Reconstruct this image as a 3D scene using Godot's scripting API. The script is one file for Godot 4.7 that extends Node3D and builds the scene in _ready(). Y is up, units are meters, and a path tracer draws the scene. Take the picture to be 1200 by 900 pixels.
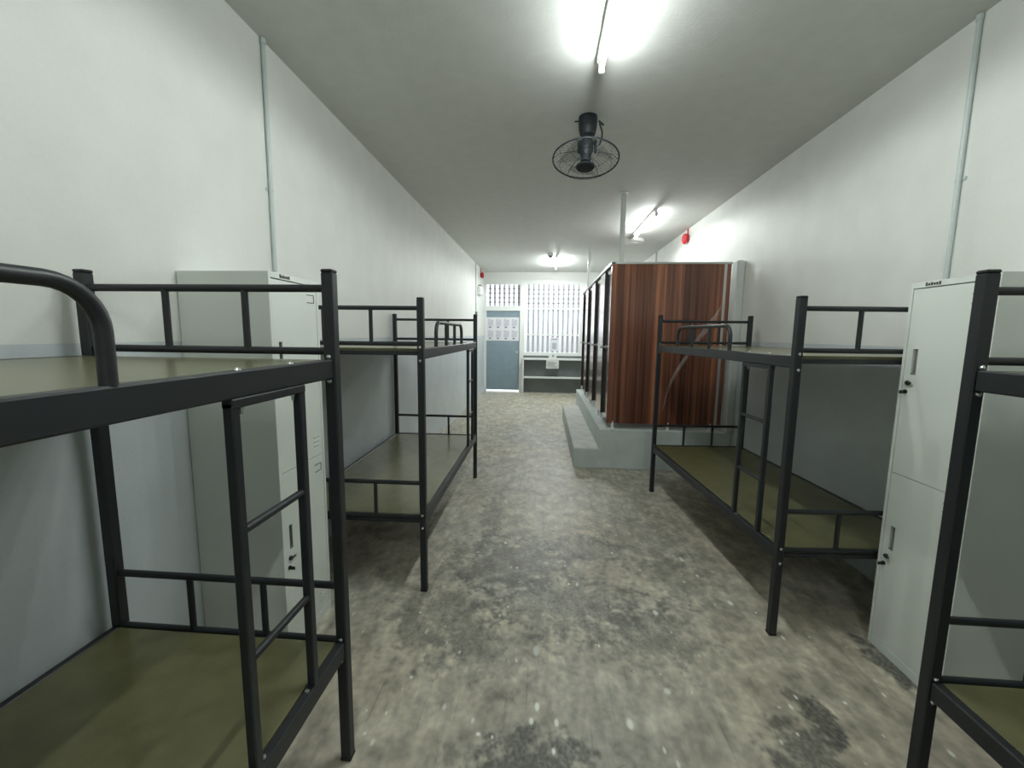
extends Node3D
# A long dormitory room; x to the right, y up, -z down the room.

const XL := -1.614
const XR := 2.166
const H := 3.196
const FAR := -11.25      # inner face of the far wall
const REAR := 3.2        # inner face of the wall behind the camera
const DADO := 1.522

var used := {}
var M := {}
var rng := RandomNumberGenerator.new()

# ---------------------------------------------------------------- geometry
func st_new() -> SurfaceTool:
	var st := SurfaceTool.new()
	st.begin(Mesh.PRIMITIVE_TRIANGLES)
	return st

func vtx(st: SurfaceTool, p: Vector3, n: Vector3, uv: Vector2) -> void:
	st.set_normal(n)
	st.set_uv(uv)
	st.add_vertex(p)

func tri(st: SurfaceTool, a: Vector3, b: Vector3, c: Vector3, out: Vector3) -> void:
	var g := (b - a).cross(c - a)
	if g.length_squared() < 1e-16:
		return
	var n := g.normalized()
	if n.dot(out) < 0.0:
		n = -n
	else:
		var t := b
		b = c
		c = t
	for p in [a, b, c]:
		vtx(st, p, n, Vector2(p.x, p.z))

func quad(st: SurfaceTool, a: Vector3, b: Vector3, c: Vector3, d: Vector3, out: Vector3) -> void:
	tri(st, a, b, c, out)
	tri(st, a, c, d, out)

# one textured rectangle: corner o, edges u (to the right) and v (up), facing n
func sheet(st: SurfaceTool, o: Vector3, u: Vector3, v: Vector3, n: Vector3) -> void:
	var ps := [o, o + u, o + u + v, o + v]
	var uv := [Vector2(0, 1), Vector2(1, 1), Vector2(1, 0), Vector2(0, 0)]
	var order := [0, 2, 1, 0, 3, 2]
	if u.cross(v).dot(n) < 0.0:
		order = [0, 1, 2, 0, 2, 3]
	for i in order:
		vtx(st, ps[i], n, uv[i])

# box from centre, size and chamfer, in the axes of basis b
func bx(st: SurfaceTool, c: Vector3, s: Vector3, ch := 0.0, b := Basis.IDENTITY) -> void:
	var h := s * 0.5
	var k := minf(ch, minf(h.x, minf(h.y, h.z)) * 0.9)
	var ax := [Vector3.RIGHT, Vector3.UP, Vector3.BACK]
	for i in 3:
		for sg in [-1.0, 1.0]:
			var j := (i + 1) % 3
			var l := (i + 2) % 3
			var q := []
			for t in [[-1, -1], [1, -1], [1, 1], [-1, 1]]:
				var p: Vector3 = ax[i] * (sg * h[i]) + ax[j] * (t[0] * (h[j] - k)) + ax[l] * (t[1] * (h[l] - k))
				q.append(c + b * p)
			quad(st, q[0], q[1], q[2], q[3], b * (ax[i] * sg))
	if k <= 0.0:
		return
	for i in 3:
		var j := (i + 1) % 3
		var l := (i + 2) % 3
		for s1 in [-1.0, 1.0]:
			for s2 in [-1.0, 1.0]:
				var e := h[i] - k
				var p1: Vector3 = ax[j] * (s1 * h[j]) + ax[l] * (s2 * (h[l] - k))
				var p2: Vector3 = ax[j] * (s1 * (h[j] - k)) + ax[l] * (s2 * h[l])
				quad(st, c + b * (p1 - ax[i] * e), c + b * (p1 + ax[i] * e), c + b * (p2 + ax[i] * e), c + b * (p2 - ax[i] * e), b * (ax[j] * s1 + ax[l] * s2))
	for sx in [-1.0, 1.0]:
		for sy in [-1.0, 1.0]:
			for sz in [-1.0, 1.0]:
				tri(st, c + b * Vector3(sx * h.x, sy * (h.y - k), sz * (h.z - k)), c + b * Vector3(sx * (h.x - k), sy * h.y, sz * (h.z - k)), c + b * Vector3(sx * (h.x - k), sy * (h.y - k), sz * h.z), b * Vector3(sx, sy, sz))

# box between two corners
func slab(st: SurfaceTool, a: Vector3, b: Vector3, ch := 0.0) -> void:
	bx(st, (a + b) * 0.5, (b - a).abs(), ch)

# round tube along a list of points, smooth across
func tube(st: SurfaceTool, pts: Array, r: float, sides := 12, closed := false, capped := true) -> void:
	var n := pts.size()
	var rings := []
	var side := Vector3.ZERO
	for i in n:
		var a: Vector3 = pts[(i - 1 + n) % n] if (closed or i > 0) else pts[i]
		var b: Vector3 = pts[(i + 1) % n] if (closed or i < n - 1) else pts[i]
		var t := (b - a).normalized()
		if side == Vector3.ZERO:
			side = t.cross(Vector3.UP if absf(t.y) < 0.9 else Vector3.RIGHT).normalized()
		else:
			side = (side - t * side.dot(t)).normalized()
		var up := t.cross(side)
		var ring := []
		for k in sides:
			var w := TAU * k / sides
			ring.append(side * cos(w) + up * sin(w))
		rings.append(ring)
	var last := n if closed else n - 1
	for i in last:
		var i2 := (i + 1) % n
		for k in sides:
			var k2 := (k + 1) % sides
			var p := [pts[i] + rings[i][k] * r, pts[i2] + rings[i2][k] * r, pts[i2] + rings[i2][k2] * r, pts[i] + rings[i][k2] * r]
			var nn := [rings[i][k], rings[i2][k], rings[i2][k2], rings[i][k2]]
			var g: Vector3 = (p[1] - p[0]).cross(p[2] - p[0])
			var o := [0, 2, 1, 0, 3, 2] if g.dot(nn[0]) > 0.0 else [0, 1, 2, 0, 2, 3]
			for q in o:
				vtx(st, p[q], nn[q], Vector2.ZERO)
	if capped and not closed:
		for e in [0, n - 1]:
			var out: Vector3 = (pts[0] - pts[1]) if e == 0 else (pts[n - 1] - pts[n - 2])
			for k in sides:
				tri(st, pts[e], pts[e] + rings[e][k] * r, pts[e] + rings[e][(k + 1) % sides] * r, out)

# profile of (radius, height) turned about the axis ay through c
func lathe(st: SurfaceTool, c: Vector3, ay: Vector3, prof: Array, sides := 24) -> void:
	ay = ay.normalized()
	var e1 := ay.cross(Vector3.UP if absf(ay.y) < 0.9 else Vector3.RIGHT).normalized()
	var e2 := ay.cross(e1)
	for i in prof.size() - 1:
		var a: Vector2 = prof[i]
		var b: Vector2 = prof[i + 1]
		var d := (b - a).normalized()
		for k in sides:
			var w1 := TAU * k / sides
			var w2 := TAU * (k + 1) / sides
			var r1 := e1 * cos(w1) + e2 * sin(w1)
			var r2 := e1 * cos(w2) + e2 * sin(w2)
			var p := [c + r1 * a.x + ay * a.y, c + r1 * b.x + ay * b.y, c + r2 * b.x + ay * b.y, c + r2 * a.x + ay * a.y]
			var n1 := (r1 * d.y - ay * d.x)
			var n2 := (r2 * d.y - ay * d.x)
			var nn := [n1, n1, n2, n2]
			for o in [[0, 1, 2], [0, 2, 3]]:
				var g: Vector3 = (p[o[1]] - p[o[0]]).cross(p[o[2]] - p[o[0]])
				if g.length_squared() < 1e-18:
					continue
				var q: Array = [o[0], o[2], o[1]] if g.dot(n1 + n2) > 0.0 else o
				for s in q:
					vtx(st, p[s], nn[s], Vector2.ZERO)

# ---------------------------------------------------------------- naming
func numbered(called: String) -> String:
	if not used.has(called):
		used[called] = 0
		return called
	used[called] += 1
	return "%s_%03d" % [called, used[called]]

func part(called: String, st: SurfaceTool, m: Material, parent: Node, label := "") -> MeshInstance3D:
	var o := MeshInstance3D.new()
	o.name = numbered(called) if parent == self else called
	o.mesh = st.commit()
	o.material_override = m
	o.cast_shadow = GeometryInstance3D.SHADOW_CASTING_SETTING_ON
	parent.add_child(o, true)
	if label:
		o.set_meta("label", label)
	return o

func share(called: String, mesh: Mesh, m: Material, parent: Node, at: Vector3, turn := Basis.IDENTITY) -> MeshInstance3D:
	var o := MeshInstance3D.new()
	o.name = called
	o.mesh = mesh
	o.material_override = m
	parent.add_child(o, true)
	o.transform = Transform3D(turn, at)
	return o

func thing(called: String, label: String, category: String, at := Vector3.ZERO, turn := 0.0, group := "") -> Node3D:
	var o := Node3D.new()
	o.name = numbered(called)
	add_child(o)
	o.position = at
	o.rotation.y = turn
	tag(o, label, category, group)
	return o

func tag(o: Node, label: String, category: String, group := "") -> void:
	o.set_meta("label", label)
	o.set_meta("category", category)
	if group:
		o.set_meta("group", group)

func struct(o: Node, label: String, category: String) -> Node:
	o.set_meta("kind", "structure")
	tag(o, label, category)
	return o

# ---------------------------------------------------------------- materials
func mat(c: Color, rough := 0.6, metal := 0.0, spec := 0.5) -> StandardMaterial3D:
	var m := StandardMaterial3D.new()
	m.albedo_color = c
	m.roughness = rough
	m.metallic = metal
	m.metallic_specular = spec
	return m

func rgb(r: float, g: float, b: float) -> Color:
	return Color(r / 255.0, g / 255.0, b / 255.0)

func noise(freq: float, octaves: int, sd: int) -> FastNoiseLite:
	var n := FastNoiseLite.new()
	n.seed = sd
	n.frequency = freq
	n.fractal_octaves = octaves
	n.noise_type = FastNoiseLite.TYPE_SIMPLEX_SMOOTH
	return n

func tex(img: Image) -> ImageTexture:
	img.generate_mipmaps()
	return ImageTexture.create_from_image(img)

# paint with faint mottling and a roller-stipple relief, in world space
func paint(c: Color, amount: float, sd: int, rough: float, relief: float, scale: float, bump := 0.06) -> StandardMaterial3D:
	var n := 512
	var a := noise(0.006, 4, sd).get_seamless_image(n, n)
	var f := noise(0.12, 2, sd + 7).get_seamless_image(n, n)
	var img := Image.create(n, n, false, Image.FORMAT_RGB8)
	for y in n:
		for x in n:
			var v := (a.get_pixel(x, y).r - 0.5) * amount + (f.get_pixel(x, y).r - 0.5) * amount * 0.5
			img.set_pixel(x, y, Color(1.0 + v - amount * 0.4, 1.0 + v - amount * 0.4, 1.0 + v - amount * 0.4))
	var m := mat(c, rough)
	m.albedo_texture = tex(img)
	m.uv1_triplanar = true
	m.uv1_world_triplanar = true
	m.uv1_scale = Vector3.ONE * scale
	var b := noise(0.05, 3, sd + 3).get_seamless_image(n, n)
	b.convert(Image.FORMAT_RGBA8)
	b.bump_map_to_normal_map(relief)
	m.normal_enabled = true
	m.normal_texture = tex(b)
	m.normal_scale = bump
	return m

func wood() -> StandardMaterial3D:
	var w := 768
	var h := 512
	var img := Image.create(w, h, false, Image.FORMAT_RGB8)
	var broad := noise(0.011, 3, 21)
	var fine := noise(0.05, 3, 22)
	var hair := noise(0.25, 2, 23)
	for y in h:
		for x in w:
			var wob := fine.get_noise_2d(x * 0.2, y * 0.05) * 5.0
			var t := broad.get_noise_2d(x + wob, y * 0.06) * 1.35 + fine.get_noise_2d(x + wob * 0.5, y * 0.02) * 0.75
			t += hair.get_noise_2d(x, y * 0.03) * 0.28
			t = clampf(t * 0.5 + 0.42, 0.0, 1.0)
			var c := Color(0.29, 0.175, 0.14).lerp(Color(0.67, 0.44, 0.335), t)
			if t > 0.68:
				c = c.lerp(Color(0.80, 0.51, 0.34), (t - 0.68) * 1.8)
			img.set_pixel(x, y, c)
	var m := mat(Color.WHITE, 0.2, 0.0, 0.5)
	m.albedo_texture = tex(img)
	m.uv1_triplanar = true
	m.uv1_world_triplanar = true
	m.uv1_scale = Vector3(0.62, 0.42, 0.62)
	m.uv1_triplanar_sharpness = 8.0
	return m

# bare cement floor: mottling, trowel streaks, grime with outlines of its own, one painted shadow, paint drips
func cement() -> StandardMaterial3D:
	var w := 1024
	var h := 2048
	var x0 := XL - 0.1
	var sx := (XR - XL + 0.2) / w
	var z0 := FAR - 0.3
	var sz := (REAR - FAR + 0.6) / h
	var img := Image.create(w, h, false, Image.FORMAT_RGB8)
	var big := noise(0.9, 4, 31)
	var mid := noise(4.2, 4, 32)
	var fin := noise(22.0, 3, 33)
	var warm := noise(0.7, 3, 34)
	var strk := noise(1.0, 3, 35)
	var smear := noise(9.0, 3, 37)
	var cut := noise(1.0, 2, 38)
	# grime blotches, the first a painted shadow of the camera holder: x, z, half width, half length, strength
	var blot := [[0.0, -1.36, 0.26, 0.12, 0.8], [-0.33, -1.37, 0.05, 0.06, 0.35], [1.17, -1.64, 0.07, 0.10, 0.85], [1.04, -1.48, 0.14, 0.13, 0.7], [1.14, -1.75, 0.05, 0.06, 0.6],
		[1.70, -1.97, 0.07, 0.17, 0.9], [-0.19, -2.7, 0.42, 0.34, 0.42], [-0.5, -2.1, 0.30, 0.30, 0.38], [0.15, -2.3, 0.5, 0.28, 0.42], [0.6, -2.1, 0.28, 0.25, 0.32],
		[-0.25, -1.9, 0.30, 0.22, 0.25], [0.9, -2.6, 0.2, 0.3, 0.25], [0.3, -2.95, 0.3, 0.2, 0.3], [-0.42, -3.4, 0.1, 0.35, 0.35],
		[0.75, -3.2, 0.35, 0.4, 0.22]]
	for y in h:
		var z := z0 + (y + 0.5) * sz
		for x in w:
			var px := x0 + (x + 0.5) * sx
			var b := big.get_noise_2d(px, z)
			var m := mid.get_noise_2d(px, z)
			var f := fin.get_noise_2d(px, z)
			var s := strk.get_noise_2d(px * 14.0, z * 2.2)
			var v := 0.71 + b * 0.06 + m * 0.13 + smear.get_noise_2d(px * 1.25, z * 0.8) * 0.10 + f * 0.07 + s * 0.05
			var line := cut.get_noise_2d(px * 46.0, z * 0.9)
			if line > 0.52:
				v -= (line - 0.52) * 0.28
			img.set_pixel(x, y, Color(v, v, v))
			var wt := warm.get_noise_2d(px + 30.0, z) * 0.022
			img.set_pixel(x, y, Color(v * (1.03 + wt), v * 0.995, v * (0.905 - wt)))
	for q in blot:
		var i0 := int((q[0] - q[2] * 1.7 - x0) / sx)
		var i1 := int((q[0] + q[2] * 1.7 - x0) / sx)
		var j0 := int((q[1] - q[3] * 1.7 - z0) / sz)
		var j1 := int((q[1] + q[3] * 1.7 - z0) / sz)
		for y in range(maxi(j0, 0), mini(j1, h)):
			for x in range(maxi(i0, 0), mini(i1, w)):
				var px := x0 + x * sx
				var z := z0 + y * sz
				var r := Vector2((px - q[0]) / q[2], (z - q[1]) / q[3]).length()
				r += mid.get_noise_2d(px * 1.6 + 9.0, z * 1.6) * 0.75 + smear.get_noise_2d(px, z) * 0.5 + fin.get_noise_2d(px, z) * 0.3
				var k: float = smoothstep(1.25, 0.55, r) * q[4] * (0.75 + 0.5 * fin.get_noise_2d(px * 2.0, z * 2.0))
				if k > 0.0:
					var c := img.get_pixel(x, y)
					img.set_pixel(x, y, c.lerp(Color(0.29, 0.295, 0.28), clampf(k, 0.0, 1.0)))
	# paint drips and plaster crumbs trodden into the surface
	var r := RandomNumberGenerator.new()
	r.seed = 77
	for i in 260:
		var cx := r.randf_range(-1.2, 1.9)
		var cz := -r.randf_range(1.0, 1.0 + 4.2 * r.randf())
		var a := r.randf_range(0.0035, 0.0085) * (1.9 if r.randf() < 0.12 else 1.0)
		var bb := a * r.randf_range(0.9, 2.4)
		var tone := r.randf_range(0.8, 1.0)
		for y in range(int((cz - bb * 1.3 - z0) / sz), int((cz + bb * 1.3 - z0) / sz) + 2):
			for x in range(int((cx - a * 1.3 - x0) / sx), int((cx + a * 1.3 - x0) / sx) + 2):
				if x < 0 or y < 0 or x >= w or y >= h:
					continue
				var d := Vector2((x0 + (x + 0.5) * sx - cx) / a, (z0 + (y + 0.5) * sz - cz) / bb).length()
				if d < 1.25:
					var c := img.get_pixel(x, y)
					img.set_pixel(x, y, c.lerp(Color(tone, tone, tone * 0.96), smoothstep(1.25, 0.6, d)))
	var mt := mat(Color.WHITE, 0.46, 0.0, 0.5)
	mt.albedo_texture = tex(img)
	return mt

func printed(w: int, h: int, rows: Array, ground: Color, ink: Color) -> StandardMaterial3D:
	var img := Image.create(w, h, false, Image.FORMAT_RGB8)
	img.fill(ground)
	for q in rows:
		img.fill_rect(Rect2i(q[0], q[1], q[2], q[3]), ink)
	var m := mat(Color.WHITE, 0.7)
	m.albedo_texture = tex(img)
	return m

func make_materials() -> void:
	M.wall = paint(rgb(230, 231, 226), 0.03, 1, 0.55, 2.0, 0.8, 0.05)
	M.dado = paint(rgb(206, 213, 216), 0.05, 2, 0.4, 2.0, 0.8, 0.05)
	M.ceiling = paint(rgb(218, 219, 215), 0.03, 3, 0.75, 4.0, 1.6, 0.10)
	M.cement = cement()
	M.plinth = paint(rgb(202, 210, 207), 0.07, 4, 0.6, 3.0, 1.2)
	M.pier = paint(rgb(206, 209, 205), 0.05, 14, 0.6, 3.0, 1.2)
	M.tread = paint(rgb(212, 212, 206), 0.14, 5, 0.65, 4.0, 1.6)
	M.black = mat(rgb(33, 36, 39), 0.45)
	M.cap = mat(rgb(26, 28, 30), 0.5)
	M.board = paint(rgb(114, 112, 78), 0.10, 6, 0.25, 1.2, 2.2, 0.02)
	M.steel = mat(rgb(205, 208, 206), 0.25, 1.0)
	M.chrome = mat(rgb(190, 192, 190), 0.3, 0.9)
	M.locker = mat(rgb(224, 229, 222), 0.4)
	M.locker_gap = mat(rgb(60, 62, 58), 0.8)
	M.slot = mat(rgb(120, 122, 116), 0.6)
	M.knob = mat(rgb(24, 25, 26), 0.35)
	M.badge = mat(rgb(70, 72, 70), 0.45)
	M.wood = wood()
	M.wood_gloss = M.wood.duplicate()
	M.wood_gloss.roughness = 0.2
	M.wood_gloss.clearcoat_enabled = true
	M.wood_gloss.clearcoat = 1.0
	M.wood_gloss.clearcoat_roughness = 0.16
	M.aluminium = mat(rgb(200, 202, 200), 0.35, 0.8)
	M.pvc = mat(rgb(222, 226, 222), 0.4)
	M.conduit = mat(rgb(196, 206, 204), 0.4)
	M.white = mat(rgb(232, 234, 232), 0.45)
	M.door = paint(rgb(138, 157, 168), 0.05, 8, 0.45, 1.0, 1.5)
	M.darkwall = paint(rgb(112, 118, 118), 0.06, 9, 0.6, 2.0, 1.2)
	M.fan = mat(rgb(27, 33, 39), 0.6)
	M.blade = mat(Color(0.20, 0.23, 0.26, 0.13), 0.3)
	M.blade.transparency = BaseMaterial3D.TRANSPARENCY_ALPHA
	M.red = mat(rgb(196, 40, 52), 0.4)
	M.grey_plastic = mat(rgb(120, 122, 122), 0.5)
	M.glass = mat(Color(0.86, 0.93, 0.96, 0.12), 0.03)
	M.glass.transparency = BaseMaterial3D.TRANSPARENCY_ALPHA
	M.film = mat(Color(0.86, 0.82, 0.80, 0.28), 0.3)
	M.film.transparency = BaseMaterial3D.TRANSPARENCY_ALPHA
	M.bar = mat(rgb(176, 176, 182), 0.5)
	M.ground = paint(rgb(214, 214, 208), 0.05, 11, 0.8, 2.0, 0.5)
	M.tube = mat(rgb(245, 250, 246), 0.4)
	M.tube.emission_enabled = true
	M.tube.emission = Color(0.968, 1.0, 0.992)
	M.tube.emission_energy_multiplier = 2.5

# ---------------------------------------------------------------- bunk beds
const BL := 2.06      # length
const BW := 0.90      # width
const BP := 1.769     # post height
const PS := 0.038     # post section

func bunk_bed(label: String, at: Vector3, turn: float, loop_from: float) -> void:
	# own axes: x along the bed (ladder end at +x), +z the open front
	var t := thing("bunk_bed", label, "bunk bed", at, turn, "black steel bunk beds")
	var hx := BL * 0.5 - PS * 0.5
	var hz := BW * 0.5 - PS * 0.5
	for sx in [-1, 1]:
		for sz in [-1, 1]:
			var s := st_new()
			slab(s, Vector3(sx * hx - PS / 2, 0.012, sz * hz - PS / 2), Vector3(sx * hx + PS / 2, BP - 0.008, sz * hz + PS / 2), 0.004)
			var post := part("post", s, M.black, t)
			s = st_new()
			bx(s, Vector3(sx * hx, BP - 0.004, sz * hz), Vector3(PS + 0.001, 0.011, PS + 0.001), 0.004)
			part("cap", s, M.cap, post)
			s = st_new()
			bx(s, Vector3(sx * hx, 0.008, sz * hz), Vector3(PS + 0.002, 0.016, PS + 0.002), 0.003)
			part("foot", s, M.cap, post)
	for sx in [-1, 1]:
		for y in [1.711, 1.508, 0.682, 0.473]:
			var s := st_new()
			tube(s, [Vector3(sx * hx, y, -hz), Vector3(sx * hx, y, hz)], 0.0125, 14)
			part("end_rail", s, M.black, t)
		for y in [[1.508, 1.711], [0.473, 0.682]]:
			for z in [-0.14, 0.14]:
				var s := st_new()
				tube(s, [Vector3(sx * hx, y[0], z), Vector3(sx * hx, y[1], z)], 0.011, 12)
				part("end_bar", s, M.black, t)
		for y in [1.455, 0.447]:
			var s := st_new()
			bx(s, Vector3(sx * (hx - 0.004), y, 0), Vector3(0.025, 0.024, 2 * hz - PS), 0.003)
			part("cross_rail", s, M.black, t)
	for y in [1.451, 0.449]:
		for sz in [-1, 1]:
			# an angle-section side rail: upright web and a ledge that carries the board
			var s := st_new()
			bx(s, Vector3(0, y, sz * (hz - 0.002)), Vector3(2 * hx - PS, 0.062, 0.030), 0.004)
			part("side_rail", s, M.black, t)
		for i in 4:
			var s := st_new()
			bx(s, Vector3(-0.62 + i * 0.413, y - 0.008, 0), Vector3(0.03, 0.024, 2 * hz - 0.03), 0.002)
			part("slat", s, M.black, t)
		var b := st_new()
		bx(b, Vector3(0, y + 0.0175, 0), Vector3(2 * hx - PS - 0.002, 0.026, 2 * hz - 0.036), 0.002)
		part("bed_board", b, M.board, t, "olive green sheet board")
	# coach bolts through the posts at each rail
	var bs := st_new()
	lathe(bs, Vector3.ZERO, Vector3.BACK, [Vector2(0.0, 0.007), Vector2(0.004, 0.0065), Vector2(0.0075, 0.004), Vector2(0.0085, 0.0)], 14)
	var bolt := bs.commit()
	for sx in [-1, 1]:
		for y in [1.490, 1.412, 0.488, 0.408]:
			share("bolt", bolt, M.steel, t, Vector3(sx * (BL / 2), y, hz), Basis(Vector3.UP, sx * PI / 2))
			share("bolt", bolt, M.steel, t, Vector3(sx * (BL / 2), y, -hz), Basis(Vector3.UP, sx * PI / 2))
			share("bolt", bolt, M.steel, t, Vector3(sx * (BL / 2 - PS - 0.0), y, hz), Basis(Vector3.UP, -sx * PI / 2))
	# ladder hooked on under the upper rail
	var lad := Node3D.new()
	lad.name = "ladder"
	t.add_child(lad)
	var lz := hz + 0.0
	var ups := [BL / 2 - 0.215, BL / 2 - 0.475]
	for x in ups:
		var s := st_new()
		slab(s, Vector3(x - 0.0125, 0.481, lz - 0.0125), Vector3(x + 0.0125, 1.412, lz + 0.0125), 0.003)
		part("upright", s, M.black, lad)
	for y in [0.775, 1.105]:
		var s := st_new()
		tube(s, [Vector3(ups[0], y, lz), Vector3(ups[1], y, lz)], 0.0105, 12)
		part("rung", s, M.black, lad)
	var hd := st_new()
	slab(hd, Vector3(ups[1] - 0.0125, 1.398, lz - 0.014), Vector3(ups[0] + 0.0125, 1.4205, lz + 0.014), 0.003)
	part("ladder_head", hd, M.black, lad)
	for x in ups:
		for e in [0.03, -0.03]:
			var xx: float = x - 0.03 if x == ups[0] else x + 0.03
			if e > 0:
				var s := st_new()
				lathe(s, Vector3(xx, 1.398, lz), Vector3.DOWN, [Vector2(0.006, 0.0), Vector2(0.006, 0.006), Vector2(0.0035, 0.007), Vector2(0.0035, 0.018), Vector2(0.0, 0.018)], 10)
				part("ladder_screw", s, M.steel, lad)
				s = st_new()
				lathe(s, Vector3(xx, 0.480, lz - 0.002), Vector3.UP, [Vector2(0.008, 0.0), Vector2(0.0065, 0.005), Vector2(0.0, 0.007)], 12)
				part("rail_screw", s, M.steel, lad)
				s = st_new()
				lathe(s, Vector3(xx, 1.482, lz - 0.002), Vector3.UP, [Vector2(0.008, 0.0), Vector2(0.0065, 0.005), Vector2(0.0, 0.007)], 12)
				part("rail_screw", s, M.steel, lad)
	# hooped side guard along the middle of the upper bunk
	var x1 := BL / 2 - loop_from
	var x0 := x1 - 0.89
	var top := 1.642
	var rad := 0.075
	var pts := [Vector3(x1, 1.425, hz)]
	for i in 9:
		var w := PI / 2 * i / 8.0
		pts.append(Vector3(x1 - rad + rad * cos(w), top - rad + rad * sin(w), hz))
	for i in 9:
		var w := PI / 2 * i / 8.0
		pts.append(Vector3(x0 + rad - rad * sin(w), top - rad + rad * cos(w), hz))
	pts.append(Vector3(x0, 1.425, hz))
	var gs := st_new()
	tube(gs, pts, 0.0125, 14)
	var hoop := part("guard_hoop", gs, M.black, t)
	for k in [1, 2]:
		var s := st_new()
		var x := lerpf(x1, x0, k / 3.0)
		tube(s, [Vector3(x, 1.47, hz), Vector3(x, top, hz)], 0.0115, 12)
		part("guard_bar", s, M.black, hoop)

# ---------------------------------------------------------------- lockers
func steel_locker(label: String, at: Vector3, turn: float, depth: float) -> void:
	# own axes: front at +z, handles towards -x
	var t := thing("steel_locker", label, "locker", at, turn, "grey steel lockers")
	var w := 0.396
	var h := 1.83
	var f := 0.016
	var s := st_new()
	# carcass: sides, top, bottom, back, front border and the rail between the doors
	slab(s, Vector3(-w / 2, 0, -depth / 2), Vector3(-w / 2 + f, h, depth / 2), 0.002)
	slab(s, Vector3(w / 2 - f, 0, -depth / 2), Vector3(w / 2, h, depth / 2), 0.002)
	slab(s, Vector3(-w / 2 + f, h - 0.026, -depth / 2), Vector3(w / 2 - f, h, depth / 2 - 0.0005), 0.001)
	slab(s, Vector3(-w / 2 + f, 0, -depth / 2), Vector3(w / 2 - f, 0.045, depth / 2 - 0.0005), 0.001)
	slab(s, Vector3(-w / 2 + f, 0.045, -depth / 2), Vector3(w / 2 - f, h - 0.026, -depth / 2 + 0.005))
	slab(s, Vector3(-w / 2 + f, 0.905, -depth / 2), Vector3(w / 2 - f, 0.93, depth / 2 - 0.02))
	part("body", s, M.locker, t)
	for d in [[0.048, 0.9155], [0.9185, h - 0.030]]:
		var y0: float = d[0]
		var y1: float = d[1]
		var zf := depth / 2 - 0.003
		var ds := st_new()
		var x0 := -w / 2 + f + 0.003
		var x1 := w / 2 - f - 0.003
		# the door sheet is cut round its recessed pull
		var hx0 := x0 + 0.034
		var hx1 := hx0 + 0.026
		var hy0 := y0 + 0.485
		var hy1 := y0 + 0.605
		slab(ds, Vector3(x0, y0, zf - 0.016), Vector3(hx0, y1, zf))
		slab(ds, Vector3(hx1, y0, zf - 0.016), Vector3(x1, y1, zf))
		slab(ds, Vector3(hx0, y0, zf - 0.016), Vector3(hx1, hy0, zf))
		slab(ds, Vector3(hx0, hy1, zf - 0.016), Vector3(hx1, y1, zf))
		var door := part("door", ds, M.locker, t)
		var p := st_new()
		slab(p, Vector3(hx0, hy0, zf - 0.015), Vector3(hx1, hy1, zf - 0.012))
		bx(p, Vector3((hx0 + hx1) / 2 + 0.009, (hy0 + hy1) / 2, zf - 0.006), Vector3(0.005, hy1 - hy0, 0.012), 0.001)
		bx(p, Vector3((hx0 + hx1) / 2, hy0 + 0.004, zf - 0.002), Vector3(0.026, 0.008, 0.008), 0.002)
		part("recessed_pull", p, M.slot, door, "grey recessed pull")
		p = st_new()
		lathe(p, Vector3(hx0 - 0.004, y0 + 0.445, zf), Vector3.BACK, [Vector2(0.011, 0.0), Vector2(0.011, 0.008), Vector2(0.008, 0.011), Vector2(0.0, 0.012)], 18)
		bx(p, Vector3(hx0 + 0.008, y0 + 0.447, zf + 0.012), Vector3(0.030, 0.011, 0.010), 0.003)
		part("latch", p, M.knob, door, "black turning latch")
		p = st_new()
		bx(p, Vector3(hx0 + 0.020, y0 + 0.452, zf + 0.0145), Vector3(0.012, 0.006, 0.004), 0.0015)
		part("latch_plate", p, M.steel, door)
		p = st_new()
		lathe(p, Vector3(hx0 - 0.014, y0 + 0.402, zf), Vector3.BACK, [Vector2(0.010, 0.0), Vector2(0.010, 0.006), Vector2(0.0, 0.008)], 18)
		bx(p, Vector3(hx0 - 0.014, y0 + 0.400, zf + 0.018), Vector3(0.004, 0.016, 0.022), 0.001)
		part("lock", p, M.knob, door, "black lock with key")
		p = st_new()
		for k in 3:
			bx(p, Vector3(x1 - 0.055, y0 + 0.055 + k * 0.024, zf + 0.0015), Vector3(0.055, 0.006, 0.006), 0.0025)
		part("vent_louvre", p, M.locker, door)
		p = st_new()
		for k in 3:
			bx(p, Vector3(x1 - 0.055, y0 + 0.0515 + k * 0.024, zf + 0.0003), Vector3(0.052, 0.003, 0.002))
		part("vent_gap", p, M.locker_gap, door)
		p = st_new()
		bx(p, Vector3(x1 - 0.052, y1 - 0.045, zf + 0.001), Vector3(0.062, 0.004, 0.004), 0.001)
		bx(p, Vector3(x1 - 0.052, y1 - 0.083, zf + 0.001), Vector3(0.062, 0.004, 0.004), 0.001)
		bx(p, Vector3(x1 - 0.023, y1 - 0.064, zf + 0.001), Vector3(0.004, 0.034, 0.004), 0.001)
		part("card_holder", p, M.slot, door)
	# small raised maker's badge, its letters too blurred to read
	var b := st_new()
	for k in 6:
		var hh: float = [0.016, 0.010, 0.014, 0.010, 0.011, 0.014][k]
		bx(b, Vector3(-0.115 + k * 0.013, h - 0.012 - (0.016 - hh) * 0.3, depth / 2 + 0.001), Vector3(0.0085, hh, 0.003), 0.001)
	part("badge", b, M.badge, t, "small dark raised badge")

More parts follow.
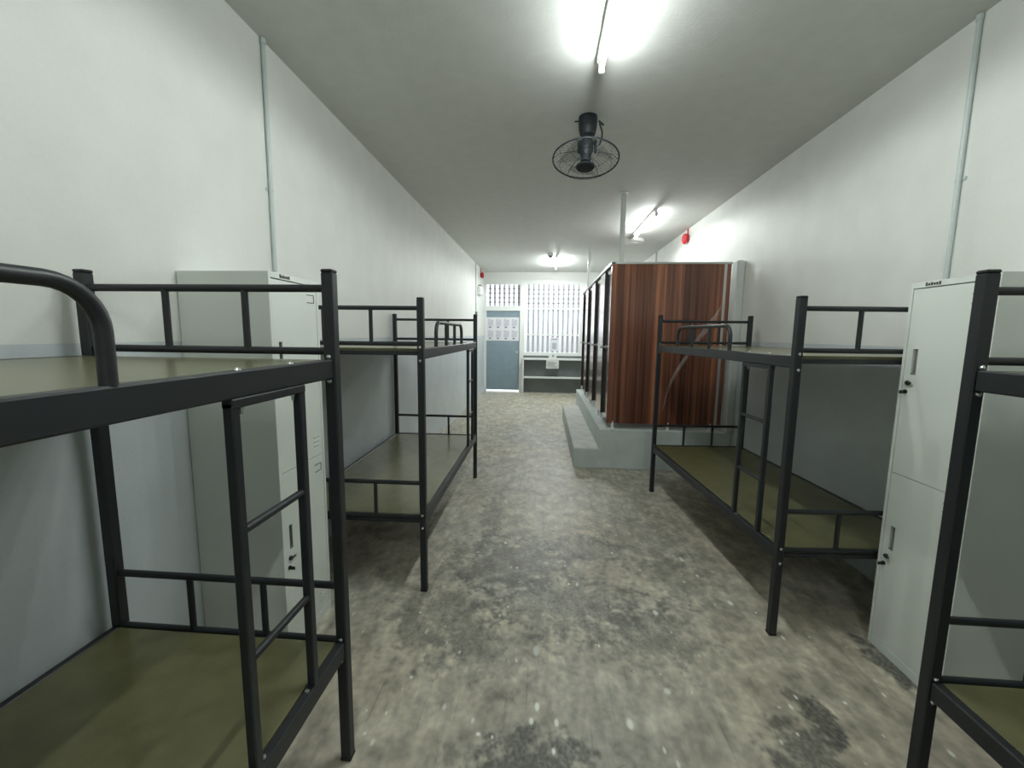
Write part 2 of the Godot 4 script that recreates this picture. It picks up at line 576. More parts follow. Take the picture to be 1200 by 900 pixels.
# ---------------------------------------------------------------- lamps and services
func tube_light(label: String, x: float, z0: float, z1: float, power: float) -> void:
	var t := thing("fluorescent_light", label, "ceiling light", Vector3(x, H, (z0 + z1) / 2), 0.0, "fluorescent battens")
	var l := absf(z1 - z0)
	var s := st_new()
	bx(s, Vector3(-0.012, -0.020, 0), Vector3(0.036, 0.040, l + 0.03), 0.004)
	part("batten", s, M.white, t)
	for e in [-1, 1]:
		s = st_new()
		bx(s, Vector3(0.0, -0.066, e * (l / 2 + 0.006)), Vector3(0.034, 0.060, 0.018), 0.005)
		part("lampholder", s, M.white, t)
	s = st_new()
	tube(s, [Vector3(0.0, -0.078, -l / 2), Vector3(0.0, -0.078, l / 2)], 0.013, 16)
	part("tube", s, M.tube, t, "glowing white tube")
	# a modern tube: most of its light leaves downwards, a little spills up past the batten
	var n := 5
	for i in n:
		var at := Vector3(0.0, -0.112, l * (-0.5 + (i + 0.5) / n))
		var o := OmniLight3D.new()
		o.name = "tube_glow"
		t.add_child(o, true)
		o.position = at
		o.light_color = Color(0.968, 1.0, 0.992)
		o.light_energy = power * 0.34 / n
		o.light_size = 0.018
		o.omni_range = 16.0
		o.omni_attenuation = 2.0
		o.shadow_enabled = true
		var d := SpotLight3D.new()
		d.name = "tube_downlight"
		t.add_child(d, true)
		d.position = at
		d.rotation.x = -PI / 2
		d.light_color = Color(0.968, 1.0, 0.992)
		d.light_energy = power * 0.72 / n
		d.light_size = 0.018
		d.spot_angle = 89.0
		d.spot_angle_attenuation = 0.22
		d.spot_range = 16.0
		d.spot_attenuation = 2.0
		d.shadow_enabled = true

func conduit_run(label: String, x: float, z: float, y0: float, y1: float, inward: float, saddles: Array) -> void:
	var t := thing("conduit_pipe", label, "conduit", Vector3(x + inward * 0.0135, y0, z), 0.0, "surface conduits")
	var s := st_new()
	tube(s, [Vector3.ZERO, Vector3(0, y1 - y0, 0)], 0.0115, 14)
	part("pipe", s, M.conduit, t)
	s = st_new()
	tube(s, [Vector3(0, y1 - y0 - 0.03, 0), Vector3(0, y1 - y0 - 0.002, 0)], 0.015, 14)
	part("coupling", s, M.conduit, t)
	for y in saddles:
		s = st_new()
		bx(s, Vector3(-inward * 0.010, y - y0, 0), Vector3(0.006, 0.018, 0.062), 0.002)
		tube(s, [Vector3(0, y - y0 - 0.008, 0), Vector3(0, y - y0 + 0.008, 0)], 0.014, 14)
		part("saddle", s, M.conduit, t)

func alarm_bell(label: String, at: Vector3, inward: float) -> void:
	var t := thing("fire_alarm_bell", label, "alarm bell", at, 0.0, "red alarm bells")
	var s := st_new()
	bx(s, Vector3(inward * 0.020, 0, 0), Vector3(0.038, 0.10, 0.10), 0.008)
	part("back_box", s, M.red, t)
	s = st_new()
	lathe(s, Vector3(inward * 0.040, 0, 0), Vector3(inward, 0, 0), [Vector2(0.078, 0.0), Vector2(0.080, 0.012), Vector2(0.070, 0.032), Vector2(0.045, 0.046), Vector2(0.012, 0.050), Vector2(0.0, 0.050)], 28)
	part("gong", s, M.red, t)
	s = st_new()
	tube(s, [Vector3(inward * 0.012, 0.05, 0), Vector3(inward * 0.012, H - at.y - 0.001, 0)], 0.009, 10)
	part("conduit", s, M.red, t)

func ceiling_fan() -> void:
	var at := Vector3(0.296, H, -3.37)
	var t := thing("orbit_fan", "black caged orbit fan hanging under the ceiling", "fan", at)
	var s := st_new()
	lathe(s, Vector3.ZERO, Vector3.DOWN, [Vector2(0.068, 0.0), Vector2(0.070, 0.02), Vector2(0.067, 0.085), Vector2(0.056, 0.13), Vector2(0.036, 0.150), Vector2(0.0, 0.152)], 28)
	part("ceiling_mount", s, M.fan, t)
	s = st_new()
	bx(s, Vector3(-0.084, -0.03, 0.0), Vector3(0.03, 0.008, 0.012), 0.002)
	bx(s, Vector3(0.098, -0.05, 0.01), Vector3(0.05, 0.014, 0.014), 0.003, Basis(Vector3.BACK, -0.7))
	part("bracket", s, M.fan, t)
	s = st_new()
	var cord := []
	for i in 13:
		var w := i / 12.0
		cord.append(Vector3(0.085 + 0.022 * sin(w * PI), -0.055 - 0.16 * w, 0.01 + 0.02 * w))
	tube(s, cord, 0.006, 8)
	part("cord", s, M.fan, t)
	s = st_new()
	tube(s, [Vector3(0, -0.14, 0), Vector3(-0.004, -0.19, 0.01)], 0.034, 18)
	for e in [-1, 1]:
		bx(s, Vector3(e * 0.062, -0.215, 0.012), Vector3(0.018, 0.085, 0.05), 0.006)
	bx(s, Vector3(0, -0.182, 0.008), Vector3(0.13, 0.022, 0.045), 0.006)
	part("yoke", s, M.fan, t)
	# the head leans a little towards the room's near end
	var ax := Vector3(-0.03, -0.975, 0.20).normalized()
	var c := Vector3(-0.014, -0.325, 0.06)
	s = st_new()
	lathe(s, c - ax * 0.150, ax, [Vector2(0.0, 0.0), Vector2(0.040, 0.004), Vector2(0.054, 0.025), Vector2(0.054, 0.075), Vector2(0.044, 0.105), Vector2(0.040, 0.125), Vector2(0.0, 0.128)], 26)
	part("motor", s, M.fan, t)
	var e1 := ax.cross(Vector3.FORWARD).normalized()
	var e2 := ax.cross(e1)
	var cage := Node3D.new()
	cage.name = "cage"
	t.add_child(cage)
	var R := 0.243
	s = st_new()
	var ring := []
	for i in 64:
		ring.append(c + (e1 * cos(TAU * i / 64) + e2 * sin(TAU * i / 64)) * R)
	tube(s, ring, 0.0055, 10, true)
	part("rim", s, M.fan, cage)
	s = st_new()
	for q in [[0.10, 0.056], [0.19, 0.045], [0.10, -0.062], [0.19, -0.05]]:
		var rr := []
		for i in 48:
			rr.append(c + ax * q[1] + (e1 * cos(TAU * i / 48) + e2 * sin(TAU * i / 48)) * q[0])
		tube(s, rr, 0.0012, 6, true)
	part("wire_ring", s, M.fan, cage)
	for sg in [-1.0, 1.0]:
		s = st_new()
		for i in 36:
			var dr := e1 * cos(TAU * i / 36) + e2 * sin(TAU * i / 36)
			var heavy := 0.0024 if i % 6 == 0 and sg < 0 else 0.0006
			tube(s, [c + dr * 0.05 + ax * 0.060 * sg, c + dr * 0.12 + ax * 0.058 * sg, c + dr * 0.20 + ax * 0.042 * sg, c + dr * R], heavy, 5)
		part("guard_wires", s, M.fan, cage)
	s = st_new()
	lathe(s, c + ax * 0.052, ax, [Vector2(0.0, 0.0), Vector2(0.064, 0.0), Vector2(0.070, 0.006), Vector2(0.064, 0.014), Vector2(0.02, 0.019), Vector2(0.0, 0.019)], 28)
	part("centre_badge", s, M.fan, cage)
	s = st_new()
	lathe(s, c - ax * 0.025, ax, [Vector2(0.0, 0.0), Vector2(0.036, 0.0), Vector2(0.038, 0.05), Vector2(0.0, 0.055)], 20)
	var hub := part("hub", s, M.fan, t)
	for b in 3:
		s = st_new()
		var a0 := TAU * b / 3.0 + 0.5
		var prev := []
		for i in 9:
			var w := i / 8.0
			var rad := lerpf(0.03, 0.215, w)
			var half := lerpf(0.25, 0.62, sin(w * PI * 0.62))
			var d1 := e1 * cos(a0 - half) + e2 * sin(a0 - half)
			var d2 := e1 * cos(a0 + half) + e2 * sin(a0 + half)
			var cur := [c + d1 * rad - ax * 0.018, c + d2 * rad + ax * 0.022]
			if prev:
				for o in [ax, -ax]:
					var k: Vector3 = o * 0.0012
					quad(s, prev[0] + k, cur[0] + k, cur[1] + k, prev[1] + k, o)
			prev = cur
		part("blade", s, M.blade, hub, "smoky translucent fan blade")

# ---------------------------------------------------------------- cubicles
func cubicles() -> void:
	var fx := 0.745
	var zn := -4.84
	var y0 := 0.553
	var y1 := 2.36
	var t := thing("cubicle_row", "row of dark brown laminate toilet cubicles on grey plinth", "cubicles", Vector3(fx, 0.475, zn))
	var o := -t.position
	var s := st_new()
	slab(s, Vector3(fx, y0, zn - 0.022) + o, Vector3(1.964, y1, zn) + o, 0.001)
	part("end_panel", s, M.wood, t)
	s = st_new()
	slab(s, Vector3(1.986, y0 + 0.01, zn - 0.024) + o, Vector3(2.034, y1, zn - 0.002) + o, 0.001)
	part("end_panel", s, M.wood, t)
	s = st_new()
	slab(s, Vector3(1.961, y0 + 0.005, zn - 0.026) + o, Vector3(1.989, y1, zn + 0.004) + o, 0.002)
	part("joint_strip", s, M.aluminium, t)
	s = st_new()
	slab(s, Vector3(fx - 0.006, y1, zn - 0.030) + o, Vector3(2.045, y1 + 0.022, zn + 0.006) + o, 0.003)
	part("head_rail", s, M.aluminium, t)
	s = st_new()
	slab(s, Vector3(fx - 0.012, y1 - 0.002, zn + 0.006) + o, Vector3(fx + 0.040, y1 + 0.024, -8.36) + o, 0.003)
	part("head_rail", s, M.aluminium, t)
	s = st_new()
	slab(s, Vector3(fx + 0.004, y1 - 0.012, zn - 0.03) + o, Vector3(fx + 0.030, y1 - 0.002, -8.34) + o)
	part("gap_shade_strip", s, M.cap, t)  # black strip colours in the shade of the gap under the rail
	# front: doors set back between standing pilasters
	for q in [[-4.862, -4.885], [-5.39, -5.78], [-6.37, -6.78], [-7.36, -7.75], [-8.27, -8.34]]:
		s = st_new()
		slab(s, Vector3(fx + 0.002, y0 + 0.02, q[0]) + o, Vector3(fx + 0.040, y1 - 0.012, q[1]) + o, 0.001)
		var pil := part("pilaster", s, M.wood_gloss, t)
		s = st_new()
		slab(s, Vector3(fx + 0.003, y0 + 0.02, q[0] - 0.0005) + o, Vector3(fx + 0.039, y1 - 0.012, q[0] + 0.002) + o)
		part("edge_band", s, M.cap, pil, "black edge band")
	for q in [-5.585, -6.575, -7.555, -8.325]:
		s = st_new()
		slab(s, Vector3(fx + 0.040, y0 + 0.02, q - 0.01) + o, Vector3(2.04, y1 - 0.01, q + 0.01) + o, 0.001)
		part("partition", s, M.wood, t)
	for q in [[-4.888, -5.387], [-5.783, -6.367], [-6.783, -7.357], [-7.753, -8.267]]:
		s = st_new()
		slab(s, Vector3(fx + 0.038, y0 + 0.035, q[0]) + o, Vector3(fx + 0.058, y1 - 0.06, q[1]) + o, 0.001)
		var d := part("cubicle_door", s, M.wood_gloss, t)
		s = st_new()
		var hz: float = q[1] + 0.06
		lathe(s, Vector3(fx + 0.038, 1.425, hz) + o, Vector3.LEFT, [Vector2(0.0, 0.0), Vector2(0.024, 0.0), Vector2(0.024, 0.008), Vector2(0.011, 0.010), Vector2(0.011, 0.062), Vector2(0.019, 0.066), Vector2(0.019, 0.080), Vector2(0.0, 0.082)], 18)
		bx(s, Vector3(fx - 0.035, 1.425, hz + 0.045) + o, Vector3(0.014, 0.018, 0.10), 0.005)
		part("handle", s, M.chrome, d, "chrome lever handle")
		for hy in [0.78, 2.1]:
			s = st_new()
			tube(s, [Vector3(fx + 0.034, hy - 0.04, q[0] - 0.004) + o, Vector3(fx + 0.034, hy + 0.04, q[0] - 0.004) + o], 0.008, 10)
			part("hinge", s, M.chrome, d)
	for q in [Vector2(0.82, zn - 0.012), Vector2(1.45, zn - 0.012), Vector2(1.92, zn - 0.012), Vector2(0.77, -5.45), Vector2(0.77, -5.72), Vector2(0.77, -6.43), Vector2(0.77, -6.72), Vector2(0.77, -7.42), Vector2(0.77, -7.69), Vector2(0.77, -8.3)]:
		s = st_new()
		lathe(s, Vector3(q.x, 0.475, q.y) + o, Vector3.UP, [Vector2(0.0, 0.0), Vector2(0.030, 0.0), Vector2(0.028, 0.012), Vector2(0.016, 0.02), Vector2(0.014, 0.10), Vector2(0.0, 0.10)], 18)
		part("foot", s, M.white, t, "white adjustable foot")

func make_setting() -> void:
	var s := st_new()
	# floor: one slab, its top mapped once over the whole room
	slab(s, Vector3(XL - 0.1, -0.15, FAR - 0.3), Vector3(XR + 0.1, -0.002, REAR + 0.3))
	var f := part("floor", s, mat(rgb(110, 110, 104), 0.8), self)
	struct(f, "bare grey cement floor with stains, painted shadow and white paint specks", "floor")
	s = st_new()
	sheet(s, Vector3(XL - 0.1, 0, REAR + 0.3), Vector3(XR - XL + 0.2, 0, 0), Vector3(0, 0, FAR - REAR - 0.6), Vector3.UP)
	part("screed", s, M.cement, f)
	s = st_new()
	slab(s, Vector3(XL - 0.2, H, FAR - 0.25), Vector3(XR + 0.2, H + 0.2, REAR + 0.2))
	struct(part("ceiling", s, M.ceiling, self), "plain off-white painted concrete ceiling", "ceiling")
	for q in [["wall_left", XL - 0.2, XL, "long white wall with grey painted dado, opposite the cubicles"], ["wall_right", XR, XR + 0.2, "long white wall with grey dado, behind the brown cubicles"]]:
		s = st_new()
		slab(s, Vector3(q[1], DADO, FAR - 0.2), Vector3(q[2], H, REAR + 0.2))
		var w := part(q[0], s, M.wall, self)
		struct(w, q[3], "wall")
		s = st_new()
		slab(s, Vector3(q[1], 0, FAR - 0.2), Vector3(q[2], DADO, REAR + 0.2))
		part("painted_dado", s, M.dado, w, "grey painted lower wall")
	s = st_new()
	slab(s, Vector3(XL, DADO, REAR), Vector3(XR, H, REAR + 0.2))
	var wf := part("wall_front", s, M.wall, self)
	struct(wf, "plain white end wall facing the blue door", "wall")
	s = st_new()
	slab(s, Vector3(XL, 0, REAR), Vector3(XR, DADO, REAR + 0.2))
	part("painted_dado", s, M.dado, wf, "grey painted lower wall")
	# far wall with a doorway, a fanlight and a large window
	s = st_new()
	var a := FAR - 0.2
	slab(s, Vector3(XL, 2.895, a), Vector3(XR, H, FAR))
	slab(s, Vector3(XL, 0, a), Vector3(-1.590, 2.895, FAR))
	slab(s, Vector3(-0.632, 0, a), Vector3(-0.548, 2.895, FAR))
	slab(s, Vector3(0.968, 1.0, a), Vector3(XR, 2.895, FAR))
	slab(s, Vector3(-1.590, 2.21, a), Vector3(-0.632, 2.30, FAR))
	var wb := part("wall_back", s, M.white, self)
	struct(wb, "white end wall holding blue door and barred window", "wall")
	s = st_new()
	slab(s, Vector3(-0.548, 0, a), Vector3(XR, 1.0, FAR))
	part("painted_dado", s, M.darkwall, wb, "dark grey painted wall under the window")
	# plinth and step carrying the cubicles
	var p := thing("concrete_plinth", "grey painted concrete plinth with step under brown cubicles", "plinth", Vector3(0.675, 0, -4.84))
	var o := -p.position
	s = st_new()
	slab(s, Vector3(0.675, 0, -4.84) + o, Vector3(XR - 0.001, 0.475, -8.42) + o, 0.008)
	part("base", s, M.plinth, p)
	s = st_new()
	slab(s, Vector3(0.380, 0, -4.842) + o, Vector3(0.680, 0.232, -7.85) + o, 0.006)
	var stp := part("step", s, M.plinth, p)
	s = st_new()
	slab(s, Vector3(0.382, 0.226, -4.846) + o, Vector3(0.674, 0.241, -7.848) + o, 0.005)
	part("tread", s, M.tread, stp, "pale worn cement tread")
	s = st_new()
	slab(s, Vector3(2.078, 0.475, -4.80), Vector3(XR - 0.0005, 2.395, -4.93), 0.012)
	struct(part("trim_1", s, M.pier, self), "narrow grey plaster pier beside the brown end panel", "pier")

func far_openings() -> void:
	var z := FAR - 0.06
	# door
	var d := Node3D.new()
	d.name = "door_1"
	add_child(d)
	struct(d, "blue-grey steel door in white frame at far end", "door")
	d.position = Vector3(-1.11, 0, z)
	var s := st_new()
	slab(s, Vector3(-0.448, 0.05, -0.022), Vector3(0.448, 2.185, 0.022), 0.003)
	var leaf := part("door_leaf", s, M.door, d)
	s = st_new()
	slab(s, Vector3(-0.480, 0, -0.05), Vector3(-0.451, 2.21, 0.066), 0.003)
	slab(s, Vector3(0.451, 0, -0.05), Vector3(0.478, 2.21, 0.066), 0.003)
	slab(s, Vector3(-0.451, 2.188, -0.05), Vector3(0.451, 2.21, 0.066), 0.003)
	part("door_frame", s, M.white, d)
	s = st_new()
	lathe(s, Vector3(0.385, 1.08, 0.022), Vector3.BACK, [Vector2(0.034, 0.0), Vector2(0.034, 0.006), Vector2(0.012, 0.010), Vector2(0.012, 0.035), Vector2(0.030, 0.046), Vector2(0.028, 0.066), Vector2(0.0, 0.074)], 20)
	part("door_knob", s, M.steel, leaf)
	# notice sheets on the door: two rows of four on a white backing
	var nb := thing("notice_board", "white sheet of eight printed notices fixed on blue door", "notice", Vector3(-1.115, 1.39, z + 0.0225))
	s = st_new()
	slab(s, Vector3(-0.445, 0, 0), Vector3(0.440, 0.625, 0.004))
	part("backing", s, M.white, nb)
	var rows := []
	for i in 9:
		rows.append([10, 14 + i * 9, 24 + (i * 37) % 38, 3])
	rows.append([20, 100, 26, 20])
	var pm := printed(80, 128, rows, Color(0.88, 0.88, 0.91), Color(0.55, 0.55, 0.62))
	for r in 2:
		for c in 4:
			s = st_new()
			var ox := -0.425 + c * 0.215
			var oy := 0.02 + r * 0.30
			sheet(s, Vector3(ox, oy, 0.0055), Vector3(0.195, 0, 0), Vector3(0, 0.285, 0), Vector3.BACK)
			slab(s, Vector3(ox, oy, 0.004), Vector3(ox + 0.195, oy + 0.285, 0.0052))
			part("notice_sheet", s, pm, nb)
	# fanlight over the door
	var w1 := Node3D.new()
	w1.name = "window_1"
	add_child(w1)
	struct(w1, "barred fanlight above the blue door", "window")
	grille(w1, -1.590, -0.632, 2.30, 2.895, [2.42, 2.54, 2.66, 2.78], z)
	# large window
	var w2 := Node3D.new()
	w2.name = "window_2"
	add_child(w2)
	struct(w2, "large white barred window over the far counter", "window")
	grille(w2, -0.548, 0.968, 1.0, 2.895, [2.40, 2.52, 2.64, 2.76], z)
	s = st_new()
	slab(s, Vector3(-0.52, 2.225, z - 0.02), Vector3(0.94, 2.265, z + 0.035), 0.004)
	part("transom", s, M.white, w2)
	s = st_new()
	slab(s, Vector3(-0.50, 1.535, z - 0.01), Vector3(0.92, 1.575, z + 0.03), 0.004)
	part("sash_rail", s, M.white, w2)
	s = st_new()
	slab(s, Vector3(-0.52, 1.02, z - 0.01), Vector3(0.94, 1.09, z + 0.03), 0.004)
	part("sash_rail", s, M.white, w2)
	for q in [[1.09, 1.535], [1.575, 2.225]]:
		s = st_new()
		slab(s, Vector3(-0.50, q[0], z + 0.004), Vector3(0.92, q[1], z + 0.009))
		part("pane", s, M.glass, w2, "clear glass pane")

func grille(w: Node3D, x0: float, x1: float, y0: float, y1: float, wires: Array, z: float) -> void:
	var s := st_new()
	slab(s, Vector3(x0, y0, z - 0.04), Vector3(x0 + 0.028, y1, z + 0.045), 0.003)
	slab(s, Vector3(x1 - 0.028, y0, z - 0.04), Vector3(x1, y1, z + 0.045), 0.003)
	slab(s, Vector3(x0 + 0.028, y1 - 0.02, z - 0.04), Vector3(x1 - 0.028, y1, z + 0.045), 0.003)
	slab(s, Vector3(x0 + 0.028, y0, z - 0.04), Vector3(x1 - 0.028, y0 + 0.02, z + 0.045), 0.003)
	part("window_frame", s, M.white, w)
	var n := int(round((x1 - x0) / 0.137))
	for i in n:
		s = st_new()
		var x := lerpf(x0 + 0.028, x1 - 0.028, (i + 0.7) / n)
		slab(s, Vector3(x - 0.032, y0 + 0.02, z - 0.075), Vector3(x + 0.032, y1 - 0.02, z - 0.045), 0.003)
		part("bar", s, M.bar, w)
	for y in wires:
		s = st_new()
		slab(s, Vector3(x0 + 0.028, y - 0.009, z - 0.044), Vector3(x1 - 0.028, y + 0.009, z - 0.032))
		part("cross_wire", s, M.grey_plastic, w)

func counter() -> void:
	var z := FAR
	var t := thing("service_counter", "white-edged counter with one shelf under the far window", "counter", Vector3(0.25, 0, z))
	var s := st_new()
	slab(s, Vector3(-0.81, 0.895, 0.002), Vector3(1.05, 0.940, 0.23), 0.004)
	part("counter_top", s, M.white, t)
	s = st_new()
	slab(s, Vector3(-0.81, 0, 0.002), Vector3(-0.775, 0.895, 0.225), 0.003)
	part("side_panel", s, M.white, t)
	s = st_new()
	slab(s, Vector3(1.01, 0, 0.002), Vector3(1.045, 0.895, 0.225), 0.003)
	part("side_panel", s, M.white, t)
	s = st_new()
	slab(s, Vector3(-0.775, 0.405, 0.002), Vector3(1.01, 0.440, 0.22), 0.003)
	part("shelf", s, M.white, t)
	# papers
	var rows := [[16, 14, 64, 8]]
	for i in 9:
		rows.append([24, 56 + i * 7, 46, 4])
	var a := printed(96, 136, rows, Color(0.88, 0.89, 0.92), Color(0.55, 0.56, 0.62))
	s = st_new()
	sheet(s, Vector3(-0.12, 0, 0.0015), Vector3(0.24, 0, 0), Vector3(0, 0.36, 0), Vector3.BACK)
	slab(s, Vector3(-0.12, 0, 0), Vector3(0.12, 0.36, 0.001))
	var p1 := part("paper_notice", s, a, self)
	p1.position = Vector3(0.285, 1.13, FAR - 0.0285)
	tag(p1, "printed white notice stuck to the window glass above counter", "notice")
	s = st_new()
	var rows2 := []
	for i in 6:
		rows2.append([12, 16 + i * 10, 60 + (i * 29) % 40, 5])
	var b := printed(120, 84, rows2, Color(0.86, 0.87, 0.87), Color(0.5, 0.52, 0.54))
	sheet(s, Vector3(-0.165, 0, 0.0015), Vector3(0.33, 0, 0), Vector3(0, 0.225, 0), Vector3.BACK)
	slab(s, Vector3(-0.165, 0, 0), Vector3(0.165, 0.225, 0.001))
	var p2 := part("paper_notice", s, b, self)
	p2.position = Vector3(0.24, 0.675, FAR + 0.2305)
	tag(p2, "white paper notice hanging from the counter edge over dark shelf", "notice")
	s = st_new()
	bx(s, Vector3(0, 0.072, 0), Vector3(0.21, 0.142, 0.10), 0.004)
	var box := thing("cardboard_box", "small white box standing on the far counter", "box", Vector3(0.24, 0.940, FAR + 0.12))
	part("carton", s, M.white, box)
	s = st_new()
	bx(s, Vector3(0.01, 0.065, 0.0505), Vector3(0.035, 0.06, 0.001))
	part("printed_mark", s, M.grey_plastic, box)

func services() -> void:
	conduit_run("pale grey conduit above locker on wall opposite the cubicles", XL, -2.419, 0.9, H - 0.001, 1.0, [2.383, 1.6])
	conduit_run("pale grey conduit above locker on the cubicle wall", XR, -2.465, 0.9, H - 0.001, -1.0, [2.402, 1.6])
	conduit_run("pale conduit running down to grey switch box by far door", XL, -9.78, 2.08, H - 0.001, 1.0, [2.7])
	conduit_run("pale conduit high on wall above the brown cubicles", XR, -8.55, 0.6, H - 0.001, -1.0, [2.9])
	var sb := thing("switch_box", "small grey switch box at bottom of conduit by far door", "switch", Vector3(XL, 2.03, -9.80))
	var s := st_new()
	bx(s, Vector3(0.022, 0, 0), Vector3(0.042, 0.10, 0.12), 0.004)
	part("case", s, M.grey_plastic, sb)
	s = st_new()
	bx(s, Vector3(0.045, 0, 0), Vector3(0.008, 0.04, 0.025), 0.002)
	part("rocker", s, M.white, sb)
	var el := thing("emergency_light", "white box emergency light beside the blue door under alarm bell", "emergency light", Vector3(XL, 2.60, -10.2))
	s = st_new()
	bx(s, Vector3(0.045, 0, 0), Vector3(0.086, 0.20, 0.34), 0.01)
	part("case", s, M.white, el)
	s = st_new()
	bx(s, Vector3(0.045, 0.125, 0), Vector3(0.07, 0.045, 0.10), 0.008)
	part("lamp_head", s, M.grey_plastic, el)
	alarm_bell("red fire alarm bell high on wall above the cubicles", Vector3(XR, 3.045, -6.75), -1.0)
	alarm_bell("red fire alarm bell on wall near the blue door", Vector3(XL, 3.02, -10.55), 1.0)
	for q in [[0.880, -5.06, "thick white pipe rising from nearer end of cubicles to ceiling"], [0.835, -8.20, "white pipe rising from the cubicle end beside the far window"]]:
		var t := thing("drop_pipe", q[2], "pipe", Vector3(q[0], 0.476, q[1]))
		s = st_new()
		tube(s, [Vector3.ZERO, Vector3(0, H - 0.476 - 0.001, 0)], 0.031, 20)
		part("pipe", s, M.pvc, t)
		s = st_new()
		lathe(s, Vector3(0, H - 0.476 - 0.002, 0), Vector3.DOWN, [Vector2(0.0, 0.0), Vector2(0.048, 0.0), Vector2(0.046, 0.010), Vector2(0.031, 0.014)], 20)
		part("flange", s, M.pvc, t)
	var cm := thing("dome_camera", "small grey dome camera on ceiling beside the far lamp", "camera", Vector3(0.10, H, -8.75))
	s = st_new()
	lathe(s, Vector3.ZERO, Vector3.DOWN, [Vector2(0.0, 0.0), Vector2(0.058, 0.0), Vector2(0.058, 0.03), Vector2(0.05, 0.036)], 22)
	part("base", s, M.white, cm)
	s = st_new()
	lathe(s, Vector3(0, -0.034, 0), Vector3.DOWN, [Vector2(0.046, 0.0), Vector2(0.042, 0.02), Vector2(0.026, 0.038), Vector2(0.0, 0.046)], 22)
	part("dome", s, M.grey_plastic, cm)
	var rf := thing("round_ceiling_fitting", "flat round white fitting on the ceiling above the cubicles", "ceiling fitting", Vector3(1.49, H, -7.5))
	s = st_new()
	lathe(s, Vector3.ZERO, Vector3.DOWN, [Vector2(0.0, 0.0), Vector2(0.18, 0.0), Vector2(0.185, 0.02), Vector2(0.17, 0.045), Vector2(0.12, 0.052), Vector2(0.0, 0.054)], 36)
	part("disc", s, M.white, rf)
	s = st_new()
	lathe(s, Vector3(0, -0.052, 0), Vector3.DOWN, [Vector2(0.0, 0.0), Vector2(0.09, 0.0), Vector2(0.085, 0.012), Vector2(0.0, 0.014)], 30)
	part("cover", s, M.pvc, rf)
	# loose strip of protective film still hanging across the brown panel
	s = st_new()
	var path := [Vector2(1.955, 1.93), Vector2(1.90, 1.80), Vector2(1.841, 1.705), Vector2(1.77, 1.60), Vector2(1.697, 1.495), Vector2(1.63, 1.38), Vector2(1.57, 1.272), Vector2(1.50, 1.15), Vector2(1.443, 1.027), Vector2(1.41, 0.90), Vector2(1.39, 0.779), Vector2(1.37, 0.70)]
	var wid := [0.004, 0.022, 0.034, 0.026, 0.022, 0.020, 0.021, 0.019, 0.016, 0.012, 0.008, 0.003]
	var prev := []
	for i in path.size():
		var q0: Vector2 = path[maxi(i - 1, 0)]
		var q1: Vector2 = path[mini(i + 1, path.size() - 1)]
		var dd: Vector2 = (q1 - q0).normalized()
		var nn: Vector2 = Vector2(-dd.y, dd.x) * float(wid[i])
		var lift := 0.006 + 0.006 * sin(i * 1.7)
		var cur := [Vector3(path[i].x - nn.x, path[i].y - nn.y, lift), Vector3(path[i].x, path[i].y, lift + 0.006), Vector3(path[i].x + nn.x, path[i].y + nn.y, lift * 0.5 + 0.001)]
		if prev:
			for k in 2:
				quad(s, prev[k], cur[k], cur[k + 1], prev[k + 1], Vector3.BACK)
		prev = cur
	var film := part("protective_film", s, M.film, self)
	film.position = Vector3(0, 0, -4.833)
	tag(film, "torn strip of clear protective film on brown end panel", "film strip")

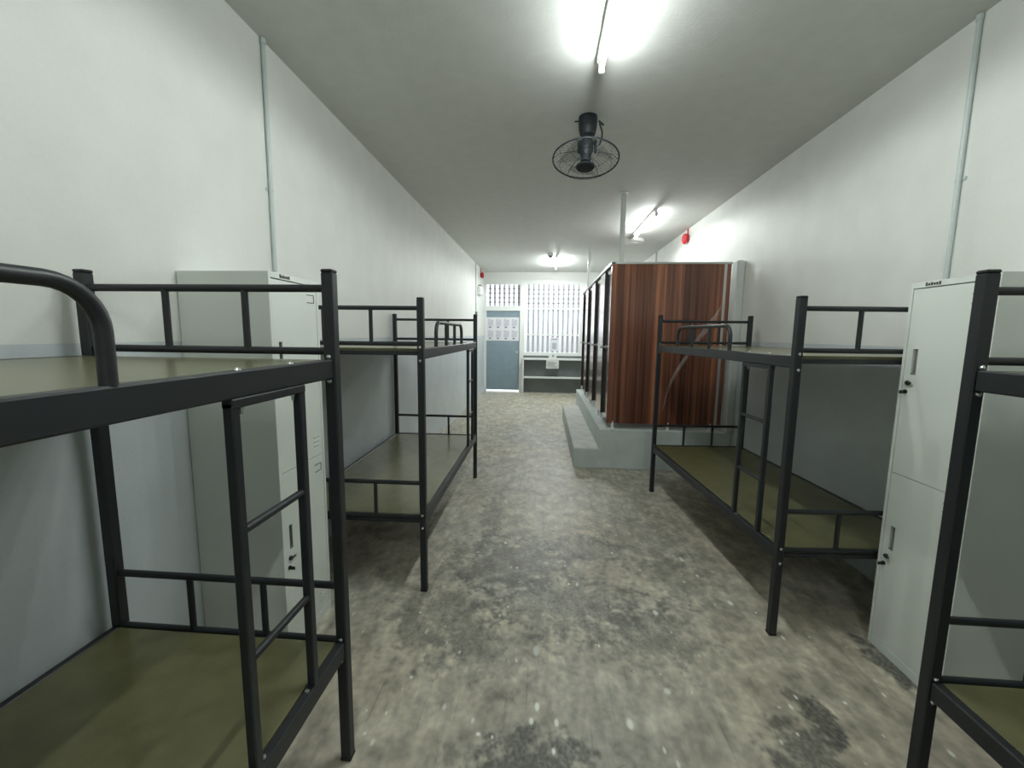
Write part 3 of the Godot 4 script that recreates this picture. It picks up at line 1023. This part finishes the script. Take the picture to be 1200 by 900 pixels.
func _ready() -> void:
	# --- camera, sky, exposure
	var cam := Camera3D.new()
	cam.name = "camera"
	add_child(cam)
	cam.position = Vector3(0, 1.5715, 0)
	cam.rotation_degrees = Vector3(-6.8576, 4.2919, 0.6744)
	cam.fov = 2.0 * rad_to_deg(atan(450.0 / 487.084))
	cam.near = 0.02
	cam.current = true
	var we := WorldEnvironment.new()
	we.name = "environment"
	var e := Environment.new()
	e.background_mode = Environment.BG_SKY
	var sky := Sky.new()
	var sm := ProceduralSkyMaterial.new()
	sm.sky_top_color = Color(0.90, 0.93, 0.97)
	sm.sky_horizon_color = Color(0.96, 0.96, 0.98)
	sm.ground_horizon_color = Color(0.90, 0.90, 0.90)
	sm.ground_bottom_color = Color(0.7, 0.7, 0.7)
	sm.sky_energy_multiplier = 1.7
	sm.ground_energy_multiplier = 1.25
	sky.sky_material = sm
	e.sky = sky
	e.tonemap_mode = Environment.TONE_MAPPER_LINEAR
	e.tonemap_exposure = 1.0
	e.sdfgi_enabled = true
	e.ssao_enabled = true
	e.ssil_enabled = true
	we.environment = e
	add_child(we)
	make_materials()
	# --- the room
	make_setting()
	far_openings()
	var s := st_new()
	slab(s, Vector3(-14, -0.25, FAR - 30), Vector3(14, -0.155, FAR - 0.31))
	var g := part("ground", s, M.ground, self)
	struct(g, "pale paved ground outside the far window", "ground")
	# --- lamps
	tube_light("fluorescent batten on ceiling between the four bunk beds", 0.305, -2.67, -1.45, 1.95)
	tube_light("fluorescent batten on ceiling above the brown cubicles", 1.41, -6.95, -5.70, 1.65)
	tube_light("fluorescent batten on ceiling near the blue door", 0.245, -10.15, -8.95, 3.5)
	tube_light("fluorescent batten on ceiling nearest the plain white end wall", 0.305, 0.75, 1.97, 1.5)
	# --- furniture
	cubicles()
	bunk_bed("black bunk bed beside locker opposite the cubicles, farther from the blue door", Vector3(-0.677 - BW / 2, 0, -(1.343 - BL / 2)), PI / 2, 0.731)
	bunk_bed("black bunk bed opposite the cubicles, between locker and blue door", Vector3(-0.692 - BW / 2, 0, -(2.32 + BL / 2)), PI / 2 + 0.010, 0.80)
	var th := 0.0589
	var fdir := Vector3(-sin(th), 0, -cos(th))
	var wdir := Vector3(cos(th), 0, -sin(th))
	bunk_bed("black bunk bed between the brown cubicle panel and a locker", Vector3(1.222, 0, -2.124) + fdir * (BL / 2) + wdir * (BW / 2), -PI / 2 + th, 0.68)
	bunk_bed("black bunk bed on cubicle wall, past the locker, farthest from the cubicles", Vector3(1.2556 + BW / 2, 0, -(1.348 - BL / 2)), -PI / 2, 0.68)
	steel_locker("grey two-door steel locker between bunk beds, opposite the cubicle wall", Vector3(-1.1886 - 0.2115, 0, -(1.745 + 0.198)), PI / 2, 0.423)
	steel_locker("grey two-door steel locker between bunk beds on the cubicle wall", Vector3(1.727 + 0.218, 0, -(1.751 + 0.198)), -PI / 2, 0.436)
	counter()
	ceiling_fan()
	services()
